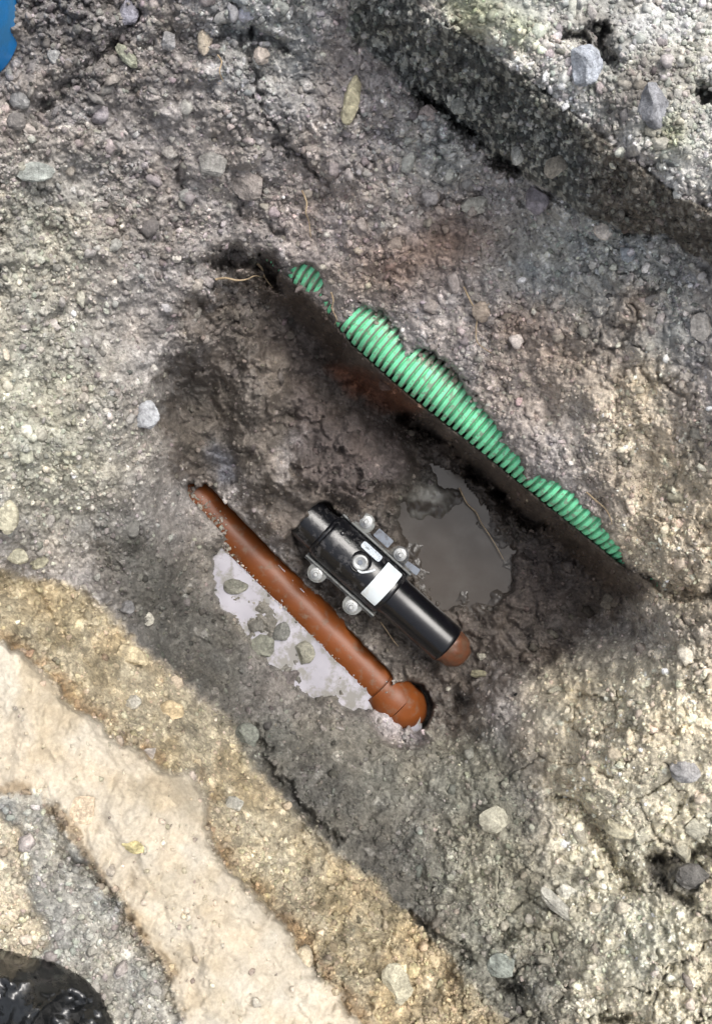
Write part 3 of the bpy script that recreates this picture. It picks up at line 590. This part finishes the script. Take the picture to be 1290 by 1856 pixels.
STONES = [
 (266,752,24,27,14,(168,172,178),'pale blue grey rounded stone on the left slope above the orange pipe',10),
 (552,1183,20,20,11,(150,148,132),'round pale pebble standing in the milky puddle beside the orange pipe',0),
 (474,1172,26,22,10,(118,120,108),'flat greenish grey stone at the left edge of the milky puddle',20),
 (466,1132,17,15,9,(112,110,104),'small grey stone in the puddle just above the flat greenish stone',0),
 (512,1146,15,21,9,(110,112,108),'small triangular dark grey stone in the puddle above the round pebble',-30),
 (428,1062,22,15,9,(128,128,116),'muddy flat stone in the upper part of the milky puddle',10),
 (520,1228,24,16,9,(96,88,88),'dark purplish stone at the lower edge of the milky puddle',20),
 (446,1334,24,25,16,(112,116,108),'rounded grey stone above the long crack in the lower bank',0),
 (890,1486,30,25,17,(188,184,166),'pale triangular stone lying on the grey lower slope',20),
 (1012,1640,44,15,12,(170,168,160),'long flat pale slab stone on the lower right slope',-40),
 (1026,1616,20,13,12,(200,198,188),'small white stone resting on top of the long flat pale slab',-10),
 (1058,118,34,36,24,(150,158,172),'large bluish grey stone on the rubble beyond the asphalt edge',10),
 (1185,190,32,44,20,(132,134,142),'dark bluish stone among the rubble in the top right corner',20),
 (972,362,23,27,18,(128,120,128),'purple grey rounded stone just below the dark asphalt band',0),
 (1092,412,18,22,14,(208,196,184),'pale pointed stone on the rubble below the asphalt band',15),
 (775,206,17,22,14,(196,178,170),'pinkish white angular stone under the lower edge of the asphalt',0),
 (938,280,14,20,13,(186,186,180),'light grey angular stone embedded in the asphalt edge',-20),
 (1008,302,24,22,15,(130,124,114),'grey brown block embedded at the lower edge of the asphalt band',35),
 (832,192,17,15,12,(132,134,130),'mid grey stone half embedded in the dark asphalt band',0),
 (636,182,20,46,18,(196,188,152),'tall cream coloured chunk on the bank at top centre',-8),
 (304,76,16,18,12,(150,150,152),'light grey stone on the dark soil in the top left',0),
 (232,24,20,24,13,(140,140,154),'lavender grey stone at the top edge beside the dark hollow',0),
 (474,102,15,16,12,(186,172,160),'pinkish pale stone beneath the light grey crust at the top',0),
 (372,78,14,22,12,(186,172,150),'cream upright stone in the grey soil at the upper left',0),
 (100,100,14,16,11,(172,172,170),'small whitish stone below the blue plastic at the top left',0),
 (38,184,20,17,13,(124,126,126),'grey rounded stone at the left edge under the blue plastic',0),
 (230,102,28,12,12,(158,162,140),'elongated pale green stone lying diagonally beside the dark hollow',-50),
 (308,276,15,14,11,(154,150,144),'pale round stone in a small dark pocket on the upper left slope',0),
 (383,300,30,25,12,(134,134,130),'broad grey clod on the upper left slope left of the pitted clod',0),
 (452,330,38,34,17,(142,134,128),'large pitted pinkish grey clod above the green pipe end',25),
 (320,468,10,9,8,(214,208,198),'tiny white stone left of the hollow beside the green pipe',0),
 (874,566,20,18,12,(166,150,132),'rounded beige stone with a root beside it on the right bank',0),
 (1240,1396,28,22,16,(134,136,146),'blue grey rounded stone in the pale bank at the right edge',0),
 (1262,1500,24,19,14,(176,174,160),'pale layered stone at the right edge above the dark hollow',0),
 (1236,1540,20,24,14,(190,186,168),'cream block at the upper left of the dark hollow at right',0),
 (1258,1590,34,24,16,(84,84,88),'dark grey stone inside the hollow at the right edge',0),
 (1118,1500,32,17,14,(178,172,148),'cream flat clod on the rim of the curved crack at lower right',-20),
 (1052,1510,14,20,12,(158,152,138),'small upright beige stone inside the curved crack at lower right',25),
 (910,1750,30,23,14,(134,142,136),'greenish grey rounded stone near the bottom of the grey slope',0),
 (270,1122,10,13,9,(206,202,188),'small white stone on the dark soil left of the puddle',0),
 (232,1102,14,13,10,(128,128,130),'bluish grey stone beside the small white stone on dark soil',0),
 (150,1470,38,26,9,(206,184,156),'pinkish angular rock lying on the pale sand ledge',40),
 (242,1534,22,12,9,(204,190,130),'small yellowish stone pressed into the pale sand ledge',-30),
 (310,1290,24,20,14,(184,164,130),'rounded sandy clod in the middle of the yellow bank',0),
 (240,1272,16,14,12,(178,176,168),'grey white stone in the yellow bank left of the sandy clod',20),
 (272,1364,15,12,10,(176,172,168),'lilac grey stone at the foot of the yellow bank by the sand ledge',0),
 (240,1190,30,18,14,(186,172,142),'pale elongated clod at the top of the yellow bank',-25),
 (716,1784,34,38,12,(184,180,160),'grey white boulder in the lower end of the yellow bank',-20),
 (424,1456,22,14,12,(164,164,158),'grey angular stone in the yellow bank beside the sand ledge',0),
 (872,1190,9,9,8,(196,192,176),'tiny white stone right of the capped end of the black pipe',0),
 (868,1222,19,8,8,(146,142,116),'olive flat stone just below the capped end of the black pipe',-10),
 (1100,1090,17,14,11,(148,140,126),'pale muddy clod on the dark trench floor near the green pipe end',-30),
 (1272,588,22,30,16,(198,190,180),'pale block cut off by the right edge beneath the rubble',0),
 (1136,462,18,16,12,(140,148,158),'bluish grey stone on the rubble under the pale pointed stone',0),
 (862,372,32,17,14,(164,164,154),'flat greenish pale stone between the asphalt band and the brown soil',10),
 (8,936,26,34,16,(178,172,146),'cream stone cut off by the left edge above the yellow bank',0),
 (30,1010,22,18,12,(178,174,148),'cream flat stone at the left edge just above the yellow bank',-20),
 (70,1020,20,12,12,(170,166,140),'small cream stone beside the flat one above the yellow bank',20),
 (30,220,20,15,12,(120,116,112),'brownish stone at the left edge below the grey rounded one',0),
 (64,312,36,18,11,(152,158,152),'light greenish grey flat patch of stone at the upper left edge',0),
 (698,700,18,10,9,(92,80,74),'dark muddy clod under the green pipe beside the reddish soil',-20),
 (1040,400,13,13,10,(150,144,140),'lilac grey pebble between the purple stone and the pointed stone',0),
]
for (u, v, ru, rv, hg, c, lab, ang) in STONES:
    tri = 'triangular' in lab or 'pointed' in lab or 'angular' in lab
    rnd = 'round' in lab
    stone('stone' if 'clod' not in lab else 'clod', u, v, ru, rv, hg, c, lab, 'stone' if 'clod' not in lab else 'clod', ang, facets=(4 if rnd else 12 if tri else 8),
          wet=.5 if 'puddle' in lab else .05)

# ---------------------------------------------------------------- water
def water_sheet(name, poly, z, mat, step=3, jag=0):
    us = [p[0] for p in poly]; vs = [p[1] for p in poly]
    gu_ = np.arange(min(us)-6, max(us)+7, step); gv_ = np.arange(min(vs)-6, max(vs)+7, step)
    A, B = np.meshgrid(gu_, gv_)
    s = sdf(A, B, poly)+fbm(A, B, 12, 2, 5)*4
    zz = np.full(A.shape, z)
    if jag:
        d = np.abs(seg_dist(A, B, [(340,868),(680,1218)])-24)
        zz = zz+jag*sstep(18, 4, d)*(np.abs(fbm(A, B, 8, 3, 7))*1.1)
    zz = zz+.0006*fbm(A, B, 40, 2, 4)
    ins = s > 0
    idn = -np.ones(A.shape, int); verts = []; faces = []
    def vid(i, j):
        if idn[i, j] < 0:
            idn[i, j] = len(verts); verts.append(P(A[i, j], B[i, j], zz[i, j]))
        return idn[i, j]
    for i in range(A.shape[0]-1):
        for j in range(A.shape[1]-1):
            if ins[i, j] and ins[i+1, j] and ins[i, j+1] and ins[i+1, j+1]:
                faces.append((vid(i, j), vid(i+1, j), vid(i+1, j+1), vid(i, j+1)))
    o = mesh_obj(name, verts, faces, mat); tag(o, kind='structure')
    return o
M_milk = plain('milky_water', (174, 171, 178), .10, spec=.9, mud=(128, 125, 116), mudamt=.85, mscale=22, thr=(.46, .58), rough_mud=.25)
M_pool = plain('muddy_water', (72, 65, 58), .14, spec=.45, mud=(86, 81, 75), mudamt=.5, mscale=10, thr=(.5, .66), rough_mud=.2)
water_sheet('milky_puddle', [(330,1000),(362,935),(395,920),(520,1040),(690,1220),(760,1285),(765,1325),(740,1360),(690,1365),(610,1350),(500,1315),(410,1240),(350,1150),(330,1060)], .014, M_milk, 2.5, .010)
water_sheet('muddy_pool', [(655,880),(770,830),(835,862),(895,935),(965,1010),(965,1090),(920,1150),(850,1150),(790,1110),(730,1040),(690,960)], .012, M_pool, 4)

# ---------------------------------------------------------------- tubes
def sweep(path, radii, seg=32, cap=True):
    """verts, faces of a tube along points with per-point radius"""
    V = []; F = []; n = len(path); up = Vector((0, 0, 1)); prev = None
    for i in range(n):
        t = (path[min(i+1, n-1)]-path[max(i-1, 0)]).normalized()
        if prev is None:
            a = up.cross(t)
            if a.length < .01: a = Vector((1, 0, 0)).cross(t)
            a.normalize()
        else:
            a = (prev-t*prev.dot(t)).normalized()
        prev = a; b = t.cross(a)
        for k in range(seg):
            th = 2*math.pi*k/seg
            V.append(path[i]+(a*math.cos(th)+b*math.sin(th))*radii[i])
    for i in range(n-1):
        for k in range(seg):
            k2 = (k+1) % seg
            F.append((i*seg+k, i*seg+k2, (i+1)*seg+k2, (i+1)*seg+k))
    if cap:
        F.append(tuple(range(seg))[::-1]); F.append(tuple((n-1)*seg+k for k in range(seg)))
    return V, F
def catmull(pts, n):
    out = []
    p = [pts[0]]+list(pts)+[pts[-1]]
    for i in range(1, len(p)-2):
        for k in range(n):
            t = k/n
            out.append(.5*((2*p[i])+(p[i+1]-p[i-1])*t+(2*p[i-1]-5*p[i]+4*p[i+1]-p[i+2])*t*t+(3*p[i]-p[i-1]-3*p[i+1]+p[i+2])*t**3))
    out.append(p[-2]); return out

# green corrugated conduit, half buried in the right-hand bank
gz = .35; gR = .055
rpx = gR/(S*(H-gz)/H)
gp = []
full = [(440,432)]+SIL+[(1210,1090),(1290,1155)]
for i, (u, v) in enumerate(full):
    a = full[max(i-1, 0)]; b = full[min(i+1, len(full)-1)]
    dx, dy = b[0]-a[0], b[1]-a[1]; L = math.hypot(dx, dy)
    gp.append(P(u+dy/L*rpx*.97, v-dx/L*rpx*.97, gz))
sp = catmull(gp, 60)
# resample evenly and corrugate
acc = [0]
for i in range(1, len(sp)): acc.append(acc[-1]+(sp[i]-sp[i-1]).length)
pitch = .0168; ns = int(acc[-1]/pitch*12)
pts = []; rr = []
j = 0
for i in range(ns+1):
    s = acc[-1]*i/ns
    while j < len(acc)-2 and acc[j+1] < s: j += 1
    t = (s-acc[j])/(acc[j+1]-acc[j]+1e-9)
    pts.append(sp[j].lerp(sp[j+1], t))
    ph = (s/pitch) % 1
    rr.append(gR-.013*float(sstep(.56, .66, np.array(ph))*(1-sstep(.90, 1.0, np.array(ph)))))
gc0 = P(828, 720, gz)
root = empty('corrugated_conduit', gc0); tag(root, 'bright green corrugated plastic conduit half buried along the right wall of the pit', 'pipe')
V_, F_ = sweep([p-gc0 for p in pts], rr, 48)
mesh_obj('corrugated_tube', V_, F_, M_green, root)

rngc = np.random.default_rng(5)
cs = []; rs = []
for k in range(2600):
    i = rngc.integers(4, len(pts)-4); p = pts[i]; t_ = (pts[i+2]-pts[i-2]).normalized(); nrm = Vector((-t_.y, t_.x, 0)).normalized()
    th = rngc.uniform(.15, 1.55)                     # 0 = far side (into the bank), pi/2 = top
    if th > .8 and rngc.random() > .12: continue
    q_ = p+nrm*math.cos(th)*gR*1.0+Vector((0, 0, math.sin(th)*gR*1.0))
    cs.append(q_[:]); rs.append(.0016+.005*rngc.random()**3)
cs = np.array(cs)
crumb_mesh('dirt_crumbs', cs, np.array(rs), np.repeat(lin((160,148,136))[None], len(cs), 0), np.zeros(len(cs)), 1, rngc, 'fine crumbs of soil resting along the top of the green ribbed conduit')

# orange drain pipe lying in the milky puddle
oz = -.030; oR = .055
a0 = P(300, 838, oz); 
root = empty('drain_pipe', P(560, 1090, oz)); tag(root, 'smooth orange plastic drain pipe with a socket bend, lying in the milky puddle', 'pipe')
o0 = root.location
A_ = P(296, 836, oz+.02); B_ = P(521, 1071, oz); C_ = P(706, 1258, oz)
A_ = P(318, 862, oz+.012)
V_, F_ = sweep([A_-o0, A_.lerp(B_, .5)-o0, B_-o0, C_-o0], [oR]*4, 48)
mesh_obj('pipe_barrel', V_, F_, M_orange, root)
dd = (C_-B_).normalized()
nl = Vector((dd.y, -dd.x, 0)).normalized(); nl = nl if nl.x < 0 else -nl
cs = []; rs = []
for k in range(1500):
    t_ = rngc.random()**1.7; p = A_.lerp(C_, .03+.9*t_); th = rngc.uniform(.5, 1.2)+ (rngc.random()**2)*.9*(t_ < .25)
    if t_ > .3 and (th > 1.0 or rngc.random() > .35): continue
    q_ = p+nl*math.cos(th)*oR+Vector((0, 0, math.sin(th)*oR))
    cs.append(q_[:]); rs.append(.0012+.0045*rngc.random()**2.5*(1.25-t_))
cs = np.array(cs)
crumb_mesh('silt_crumbs', cs, np.array(rs), np.repeat(lin((150,144,134))[None], len(cs), 0), np.full(len(cs), .5), 1, rngc, 'pale silt crumbs stuck along the lower left side of the orange pipe')
K1 = C_+dd*.004+Vector((0, 0, .014))
bend = [K1-dd*.040, K1-dd*.030, K1-dd*.018, K1-dd*.004, K1+dd*.012, K1+dd*.028]
br = [oR+.0003, oR+.0015, oR+.005, oR+.0085, oR+.009, oR+.0075]
V_, F_ = sweep([p-o0 for p in bend], br, 48)
mesh_obj('socket', V_, F_, M_orange, root)
el = []; er = []
R2 = .024
for i in range(13):
    th = math.radians(90*i/12)
    el.append(K1+dd*(.026+R2*math.sin(th))-Vector((0, 0, R2*(1-math.cos(th))))); er.append(oR+.006)
el.append(el[-1]-Vector((0, 0, .12))); er.append(oR+.006)
V_, F_ = sweep([p-o0 for p in el], er, 48)
V_ = [v+(v-(K1-o0)).normalized()*.004*float(fbm(np.array([v.x*300+v.z*300]), np.array([v.y*300+v.z*200]), 9, 3, 16)[0]) for v in V_]
mesh_obj('bend', V_, F_, M_orange, root)

# ---------------------------------------------------------------- black pipe with bolted saddle
bz = .10; m_ = S*(H-bz)/H
D = Vector((.743, -.669, 0)); NN = Vector((.669, .743, 0))
T0 = 1165.; ctr_u = T0*.743+(-326)*.669; ctr_v = T0*.669+326*.743
rootB = empty('black_pipe', P(ctr_u, ctr_v, bz), (0, 0, math.atan2(-.669, .743)))
tag(rootB, 'black plastic pipe with a bolted saddle clamp, white stickers and muddy orange end bend', 'pipe')
X = Vector((1, 0, 0))
def px(t, y=0, z=0): return Vector(((t-T0)*m_, y*m_, z*m_))
V_, F_ = sweep([px(1000), px(1040), px(1081)], [40*m_]*3, 64); mesh_obj('pipe', V_, F_, M_black, rootB)
V_, F_ = sweep([px(t) for t in (1081, 1083, 1086, 1092)], [r*m_ for r in (40, 42.5, 43.5, 44)], 64); mesh_obj('collar', V_, F_, M_black, rootB)
prof = [(1235, 41), (1250, 40.5), (1258, 39), (1300, 38.6), (1376, 38.6), (1381, 38.2), (1384, 37), (1385.5, 34)]
V_, F_ = sweep([px(t) for t, r in prof], [r*m_ for t, r in prof], 64); mesh_obj('sleeve', V_, F_, M_sleeve, rootB)
# saddle: upper half shell, lower half shell
def shell(t0, t1, R, a0, a1, bulge=0, n=14, seg=40):
    V = []; F = []
    for i in range(n+1):
        t = t0+(t1-t0)*i/n; e = min((t-t0), (t1-t))
        r = R-3.5*math.exp(-e/2.0)
        for k in range(seg+1):
            a = a0+(a1-a0)*k/seg
            V.append(px(t, r*math.cos(a), r*math.sin(a)))
    for i in range(n):
        for k in range(seg): F.append((i*(seg+1)+k, (i+1)*(seg+1)+k, (i+1)*(seg+1)+k+1, i*(seg+1)+k+1))
    for end in (0, n):
        c = len(V); t = t0 if end == 0 else t1
        V.append(px(t, 0, 0))
        for k in range(seg): F.append((c, end*(seg+1)+k, end*(seg+1)+k+1))
    return V, F
V_, F_ = shell(1088, 1247, 47, 0, math.pi, n=60); mesh_obj('upper_saddle', V_, F_, M_black, rootB)
V_, F_ = shell(1091, 1244, 46, math.pi, 2*math.pi, n=30); mesh_obj('lower_saddle', V_, F_, M_black, rootB)
# flanges with lobes round the bolts
BOLT = [(1126, 67), (1211, 64), (1122, -63), (1208, -64)]
def flange(sgn, name, z0, z1, mat, grow_=0, base=55):
    pr = []
    n = 90
    bl = [b for b in BOLT if b[1]*sgn > 0]
    for i in range(n+1):
        t = 1086+(1249-1086)*i/n
        y = base+grow_
        for bt, by in bl:
            dx = abs(t-bt); r = 16+grow_
            if dx < r: y = max(y, abs(by)-2+math.sqrt(r*r-dx*dx))
            elif dx < r+8: y = max(y, base+grow_+3*(1-(dx-r)/8))
        pr.append((t, y*sgn))
    bm = bmesh.new()
    lo = [bm.verts.new(px(t, y, z0)) for t, y in pr]+[bm.verts.new(px(1249, 30*sgn, z0)), bm.verts.new(px(1086, 30*sgn, z0))]
    f = bm.faces.new(lo)
    r = bmesh.ops.extrude_face_region(bm, geom=[f]); vs = [g for g in r['geom'] if isinstance(g, bmesh.types.BMVert)]
    bmesh.ops.translate(bm, verts=vs, vec=Vector((0, 0, (z1-z0)*m_)))
    return bm_obj(name, bm, mat, rootB, True, 35)
def boxm(bm, c, s, rot=0, bev=0):
    r = bmesh.ops.create_cube(bm, size=1); vs = r['verts']
    bmesh.ops.scale(bm, vec=Vector(s), verts=vs); bmesh.ops.rotate(bm, cent=(0, 0, 0), matrix=Matrix.Rotation(rot, 3, 'Z'), verts=vs)
    bmesh.ops.translate(bm, vec=c, verts=vs)
    if bev:
        es = list({e for v in vs for e in v.link_edges}); bmesh.ops.bevel(bm, geom=es, offset=bev, segments=2, affect='EDGES')
for sgn in (1, -1):
    flange(sgn, 'flange', -2, 6, M_flange)
    flange(sgn, 'flange', -12, -4, M_flange, -2, 53)
    bm = bmesh.new(); boxm(bm, px(1167.5, 49.5*sgn, 9), (164*m_, 3.4*m_, 9*m_), 0, .8*m_)
    bm_obj('flange_rib', bm, M_rim, rootB, True, 40)
def lathe(prof, seg=32, c=Vector((0, 0, 0)), ell=(1, 1)):
    V = []; F = []
    for r, z in prof:
        for k in range(seg):
            a = 2*math.pi*k/seg; V.append(c+Vector((r*m_*math.cos(a)*ell[0], r*m_*math.sin(a)*ell[1], z*m_)))
    for i in range(len(prof)-1):
        for k in range(seg): F.append((i*seg+k, i*seg+(k+1) % seg, (i+1)*seg+(k+1) % seg, (i+1)*seg+k))
    F.append(tuple((len(prof)-1)*seg+k for k in range(seg)))
    return V, F
for i, (t, y) in enumerate(BOLT):
    V_, F_ = lathe([(4.2, 0), (4.2, 26), (3.4, 28)], 16, px(t, y, 0)); b = mesh_obj('bolt', V_, F_, M_metal, rootB)
    V_, F_ = lathe([(12.2, 6.2), (12.2, 8.2), (11.2, 9.2), (6, 9.4)], 32, px(t, y, 0)); mesh_obj('washer', V_, F_, M_metal, b)
    bm = bmesh.new(); r = bmesh.ops.create_cone(bm, cap_ends=True, segments=6, radius1=7.6*m_, radius2=7.6*m_, depth=8*m_)
    bmesh.ops.bevel(bm, geom=list(bm.edges), offset=.9*m_, segments=2, affect='EDGES')
    bmesh.ops.rotate(bm, cent=(0, 0, 0), matrix=Matrix.Rotation(.4+i, 3, 'Z'), verts=bm.verts); bmesh.ops.translate(bm, vec=px(t, y, 14), verts=bm.verts)
    bm_obj('nut', bm, M_metal, b, True, 40)
    # stud lobes of light metal on the flange
    V_, F_ = lathe([(15.5, 6.0), (15.5, 6.8), (14.6, 7.2)], 32, px(t, y+(-3 if y > 0 else 3), 0), (1.18, 1.16)); mesh_obj('bolt_pad', V_, F_, M_rim if i != 1 else M_flange, b)
# round port with ring, hex socket and pull strip
pz = 45
V_, F_ = lathe([(21, pz-8), (20, pz), (17.5, pz+2.2), (15, pz+1.2), (14.4, pz-.5)], 40, px(1165.5, 7, 0)); mesh_obj('port_boss', V_, F_, M_sleeve, rootB)
V_, F_ = lathe([(14.2, pz), (14.2, pz+3.5), (12.8, pz+5), (9, pz+5), (7.6, pz+3.4), (3, pz+3.2)], 40, px(1165.5, 7, 0)); pc = mesh_obj('port_cap', V_, F_, M_metal, rootB)
bm = bmesh.new(); bmesh.ops.create_cone(bm, cap_ends=True, segments=6, radius1=5.2*m_, radius2=4.6*m_, depth=4*m_); bmesh.ops.translate(bm, vec=px(1165.5, 7, pz+4.6), verts=bm.verts)
bm_obj('cap_nut', bm, M_steel, pc, True, 40)
path = [px(1171, -6, pz+3), px(1178, -5, pz+3), px(1184, 1, pz+3), px(1190, 9, pz+2.6), px(1193, 15, pz+1)]
V_, F_ = sweep(catmull(path, 6), [2.0*m_]*(4*6+1), 8); mesh_obj('pull_strip', V_, F_, M_label, rootB)
# small boss, raised bar
bm = bmesh.new(); boxm(bm, px(1124, 20, 43.6), (12*m_, 4*m_, 2*m_), 0, .6*m_); bm_obj('raised_mark', bm, M_rim, rootB, True, 40)
V_, F_ = lathe([(4, 36), (4, 42), (3, 43)], 20, px(1108, 23, 0)); mesh_obj('boss', V_, F_, M_sleeve, rootB)
def wrap_label(name, tc, yc, lt, ly, R, mat, rc=2.):
    V = []; F = []; nt_, ny = 12, 20
    a_c = math.asin(yc/R); da = ly/R
    for side in (0, 1):
        for i in range(nt_+1):
            for k in range(ny+1):
                x = (i/nt_-.5)*lt; yy = (k/ny-.5)*ly
                ex = max(0, abs(x)-(lt/2-rc)); ey = max(0, abs(yy)-(ly/2-rc)); e = math.hypot(ex, ey)
                if e > rc:
                    x = math.copysign(lt/2-rc+ex*rc/e, x); yy = math.copysign(ly/2-rc+ey*rc/e, yy)
                a = a_c+yy/R
                r = R+(.9 if side else .1)
                V.append(px(tc+x, r*math.sin(a), r*math.cos(a)))
    n1 = (nt_+1)*(ny+1)
    for s in (0, n1):
        for i in range(nt_):
            for k in range(ny):
                q = (s+i*(ny+1)+k, s+(i+1)*(ny+1)+k, s+(i+1)*(ny+1)+k+1, s+i*(ny+1)+k+1); F.append(q if s else q[::-1])
    return mesh_obj(name, V, F, mat, rootB)
o = wrap_label('sticker', 1219.6, 5, 34, 84, 47, M_label); o['label'] = 'large blank white sticker across the saddle'
o = wrap_label('sticker', 1168, 34.5, 44, 18, 47, M_label2, 5); o['label'] = 'narrow white sticker along the saddle'
# grey metal plates on the far flange
bm = bmesh.new(); boxm(bm, px(1168.7, 66, 10), (35*m_, 17*m_, 5*m_), 0, 1.0*m_); bm_obj('metal_plate', bm, M_steel, rootB, True, 40)
bm = bmesh.new(); boxm(bm, px(1243, 60, 2), (30*m_, 13*m_, 4*m_), .12, 1.0*m_); bm_obj('metal_tab', bm, M_steel, rootB, True, 40)
# muddy orange bend coming out of the sleeve and turning down
bl = []; brr = []
for i in range(15):
    th = math.radians(90*i/14)
    bl.append(px(1374, 0, 0)+Vector((.034*math.sin(th), 0, -.030*(1-math.cos(th))))); brr.append(.0465)
bl.append(bl[-1]-Vector((0, 0, .14))); brr.append(.0465)
V_, F_ = sweep([px(1350)]+bl, [.047]+brr, 48); V_ = [v+Vector((0, 0, 0)).lerp((v-px(1385)).normalized()*.008*float(fbm(np.array([v.x*400+v.z*300]), np.array([v.y*400+v.z*200]), 9, 3, 6)[0]), 1) for v in V_]
mesh_obj('end_bend', V_, F_, M_orange2, rootB)

# ---------------------------------------------------------------- roots
def rootlet(name, uv, r, label, lift=.006, ends=None, cat='root'):
    pts = []
    for i, (u, v) in enumerate(uv):
        h = hat(u, v)+lift
        if ends: h = max(h, ends[0]+(ends[1]-ends[0])*i/(len(uv)-1))
        pts.append(P(u, v, h))
    c = pts[0].copy(); pp = catmull([p-c for p in pts], 6)
    rad = [r*(1-.6*i/len(pp)) for i in range(len(pp))]
    V, F = sweep(pp, rad, 8); o = mesh_obj(name, V, F, M_root); o.location = c; tag(o, label, cat); return o
rootlet('root', [(392,506),(410,504),(430,508),(448,506),(462,500),(480,503)], .0026, 'pale knobbly root spanning the dark hollow left of the green pipe end', .02)
rootlet('root', [(466,478),(474,486),(477,496),(482,506),(494,522)], .003, 'short yellowish root hanging beside the green pipe end', .02)
rootlet('root', [(547,345),(556,368),(554,385),(560,402),(563,430)], .0018, 'thin pale root on the bank above the green pipe end', .01)
rootlet('root', [(840,520),(852,545),(864,570),(862,600),(866,622),(890,640)], .0017, 'thin curling root beside the rounded beige stone on the right bank', .01)
rootlet('root', [(832,884),(846,912),(862,928),(872,948),(888,972),(900,992),(912,1014)], .0020, 'long thin wavy root lying along the edge of the muddy pool', .008, (.03, .03))
rootlet('root', [(1062,892),(1080,908),(1096,922),(1106,940),(1108,950)], .0018, 'thin tan root hanging over the right end of the green pipe', .012)
rootlet('root', [(690,1128),(700,1142),(712,1160),(722,1172)], .0016, 'thin pale twig on the mud beside the black sleeve', .012)
rootlet('root', [(600,530),(604,545),(602,560),(610,578),(606,588)], .0018, 'short dry root on the soil bridging the green pipe', .012)
rootlet('root', [(395,100),(402,112),(398,130),(405,148)], .0016, 'tiny light root in the upper left soil below the cream stone', .01)

# ---------------------------------------------------------------- blue plastic item, top left
hb_ = hat(20, 60)
c0 = P(-58, 20, hb_)
root = empty('plastic_bucket', c0); tag(root, 'bright blue plastic bucket cut off by the top left corner', 'bucket')
m2 = S*(H-.80)/H
def ring(prof, seg=56):
    V = []; F = []
    for r, z in prof:
        for k in range(seg):
            a = 2*math.pi*k/seg; V.append(Vector((r*m2*math.cos(a), r*m2*math.sin(a)*1.35, z)))
    for i in range(len(prof)-1):
        for k in range(seg): F.append((i*seg+k, i*seg+(k+1) % seg, (i+1)*seg+(k+1) % seg, (i+1)*seg+k))
    F.append(tuple(range(seg))[::-1]); F.append(tuple((len(prof)-1)*seg+k for k in range(seg)))
    return V, F
V_, F_ = ring([(84, -.03), (98, .16), (96, .16), (82, -.01)]); mesh_obj('tub', V_, F_, M_blue, root)
V_, F_ = ring([(97, .148), (106, .148), (107, .156), (105, .163), (98, .165), (96, .158)]); mesh_obj('rim', V_[:], F_[:-2], M_blue, root)

# ---------------------------------------------------------------- black crumpled sheet, bottom left
n = 120
base_h = .72
bm = bmesh.new(); grid = []
SH = [(-260,1690),(-40,1712),(20,1722),(52,1732),(85,1738),(120,1752),(160,1775),(185,1800),(200,1840),(225,1880),(240,2000),(100,2150),(-260,2150)]
uu, vv = np.meshgrid(np.linspace(-270, 260, n), np.linspace(1680, 2160, n))
s_ = sdf(uu, vv, SH)
up_ = .075*np.sqrt(np.clip(s_/90, 0, 1))+.030*ridged(uu+vv*.5, vv*.8, 150, 5, 2)*sstep(0, 60, s_)+.004*fbm(uu, vv, 40, 3, 9)*sstep(0, 30, s_)
verts = []; faces = []
gh = samp(hh, np.clip(uu, -148, 1438), np.clip(vv, -148, 2000))
for i in range(n):
    for j in range(n):
        verts.append(P(uu[i, j], vv[i, j], gh[i, j]-.02+up_[i, j]*1.1+.012*(s_[i, j] > 0)))
for i in range(n-1):
    for j in range(n-1):
        if s_[i, j] > -3 and s_[i+1, j+1] > -3 and s_[i+1, j] > -3 and s_[i, j+1] > -3:
            faces.append((i*n+j, (i+1)*n+j, (i+1)*n+j+1, i*n+j+1))
c0 = P(-20, 1900, .7)
o = mesh_obj('plastic_sheet', [v-c0 for v in verts], faces, M_bag); o.location = c0
sm = o.modifiers.new('thickness', 'SOLIDIFY'); sm.thickness = .004
tag(o, 'crumpled glossy black plastic sheet on the ground at the bottom left corner', 'plastic sheet')
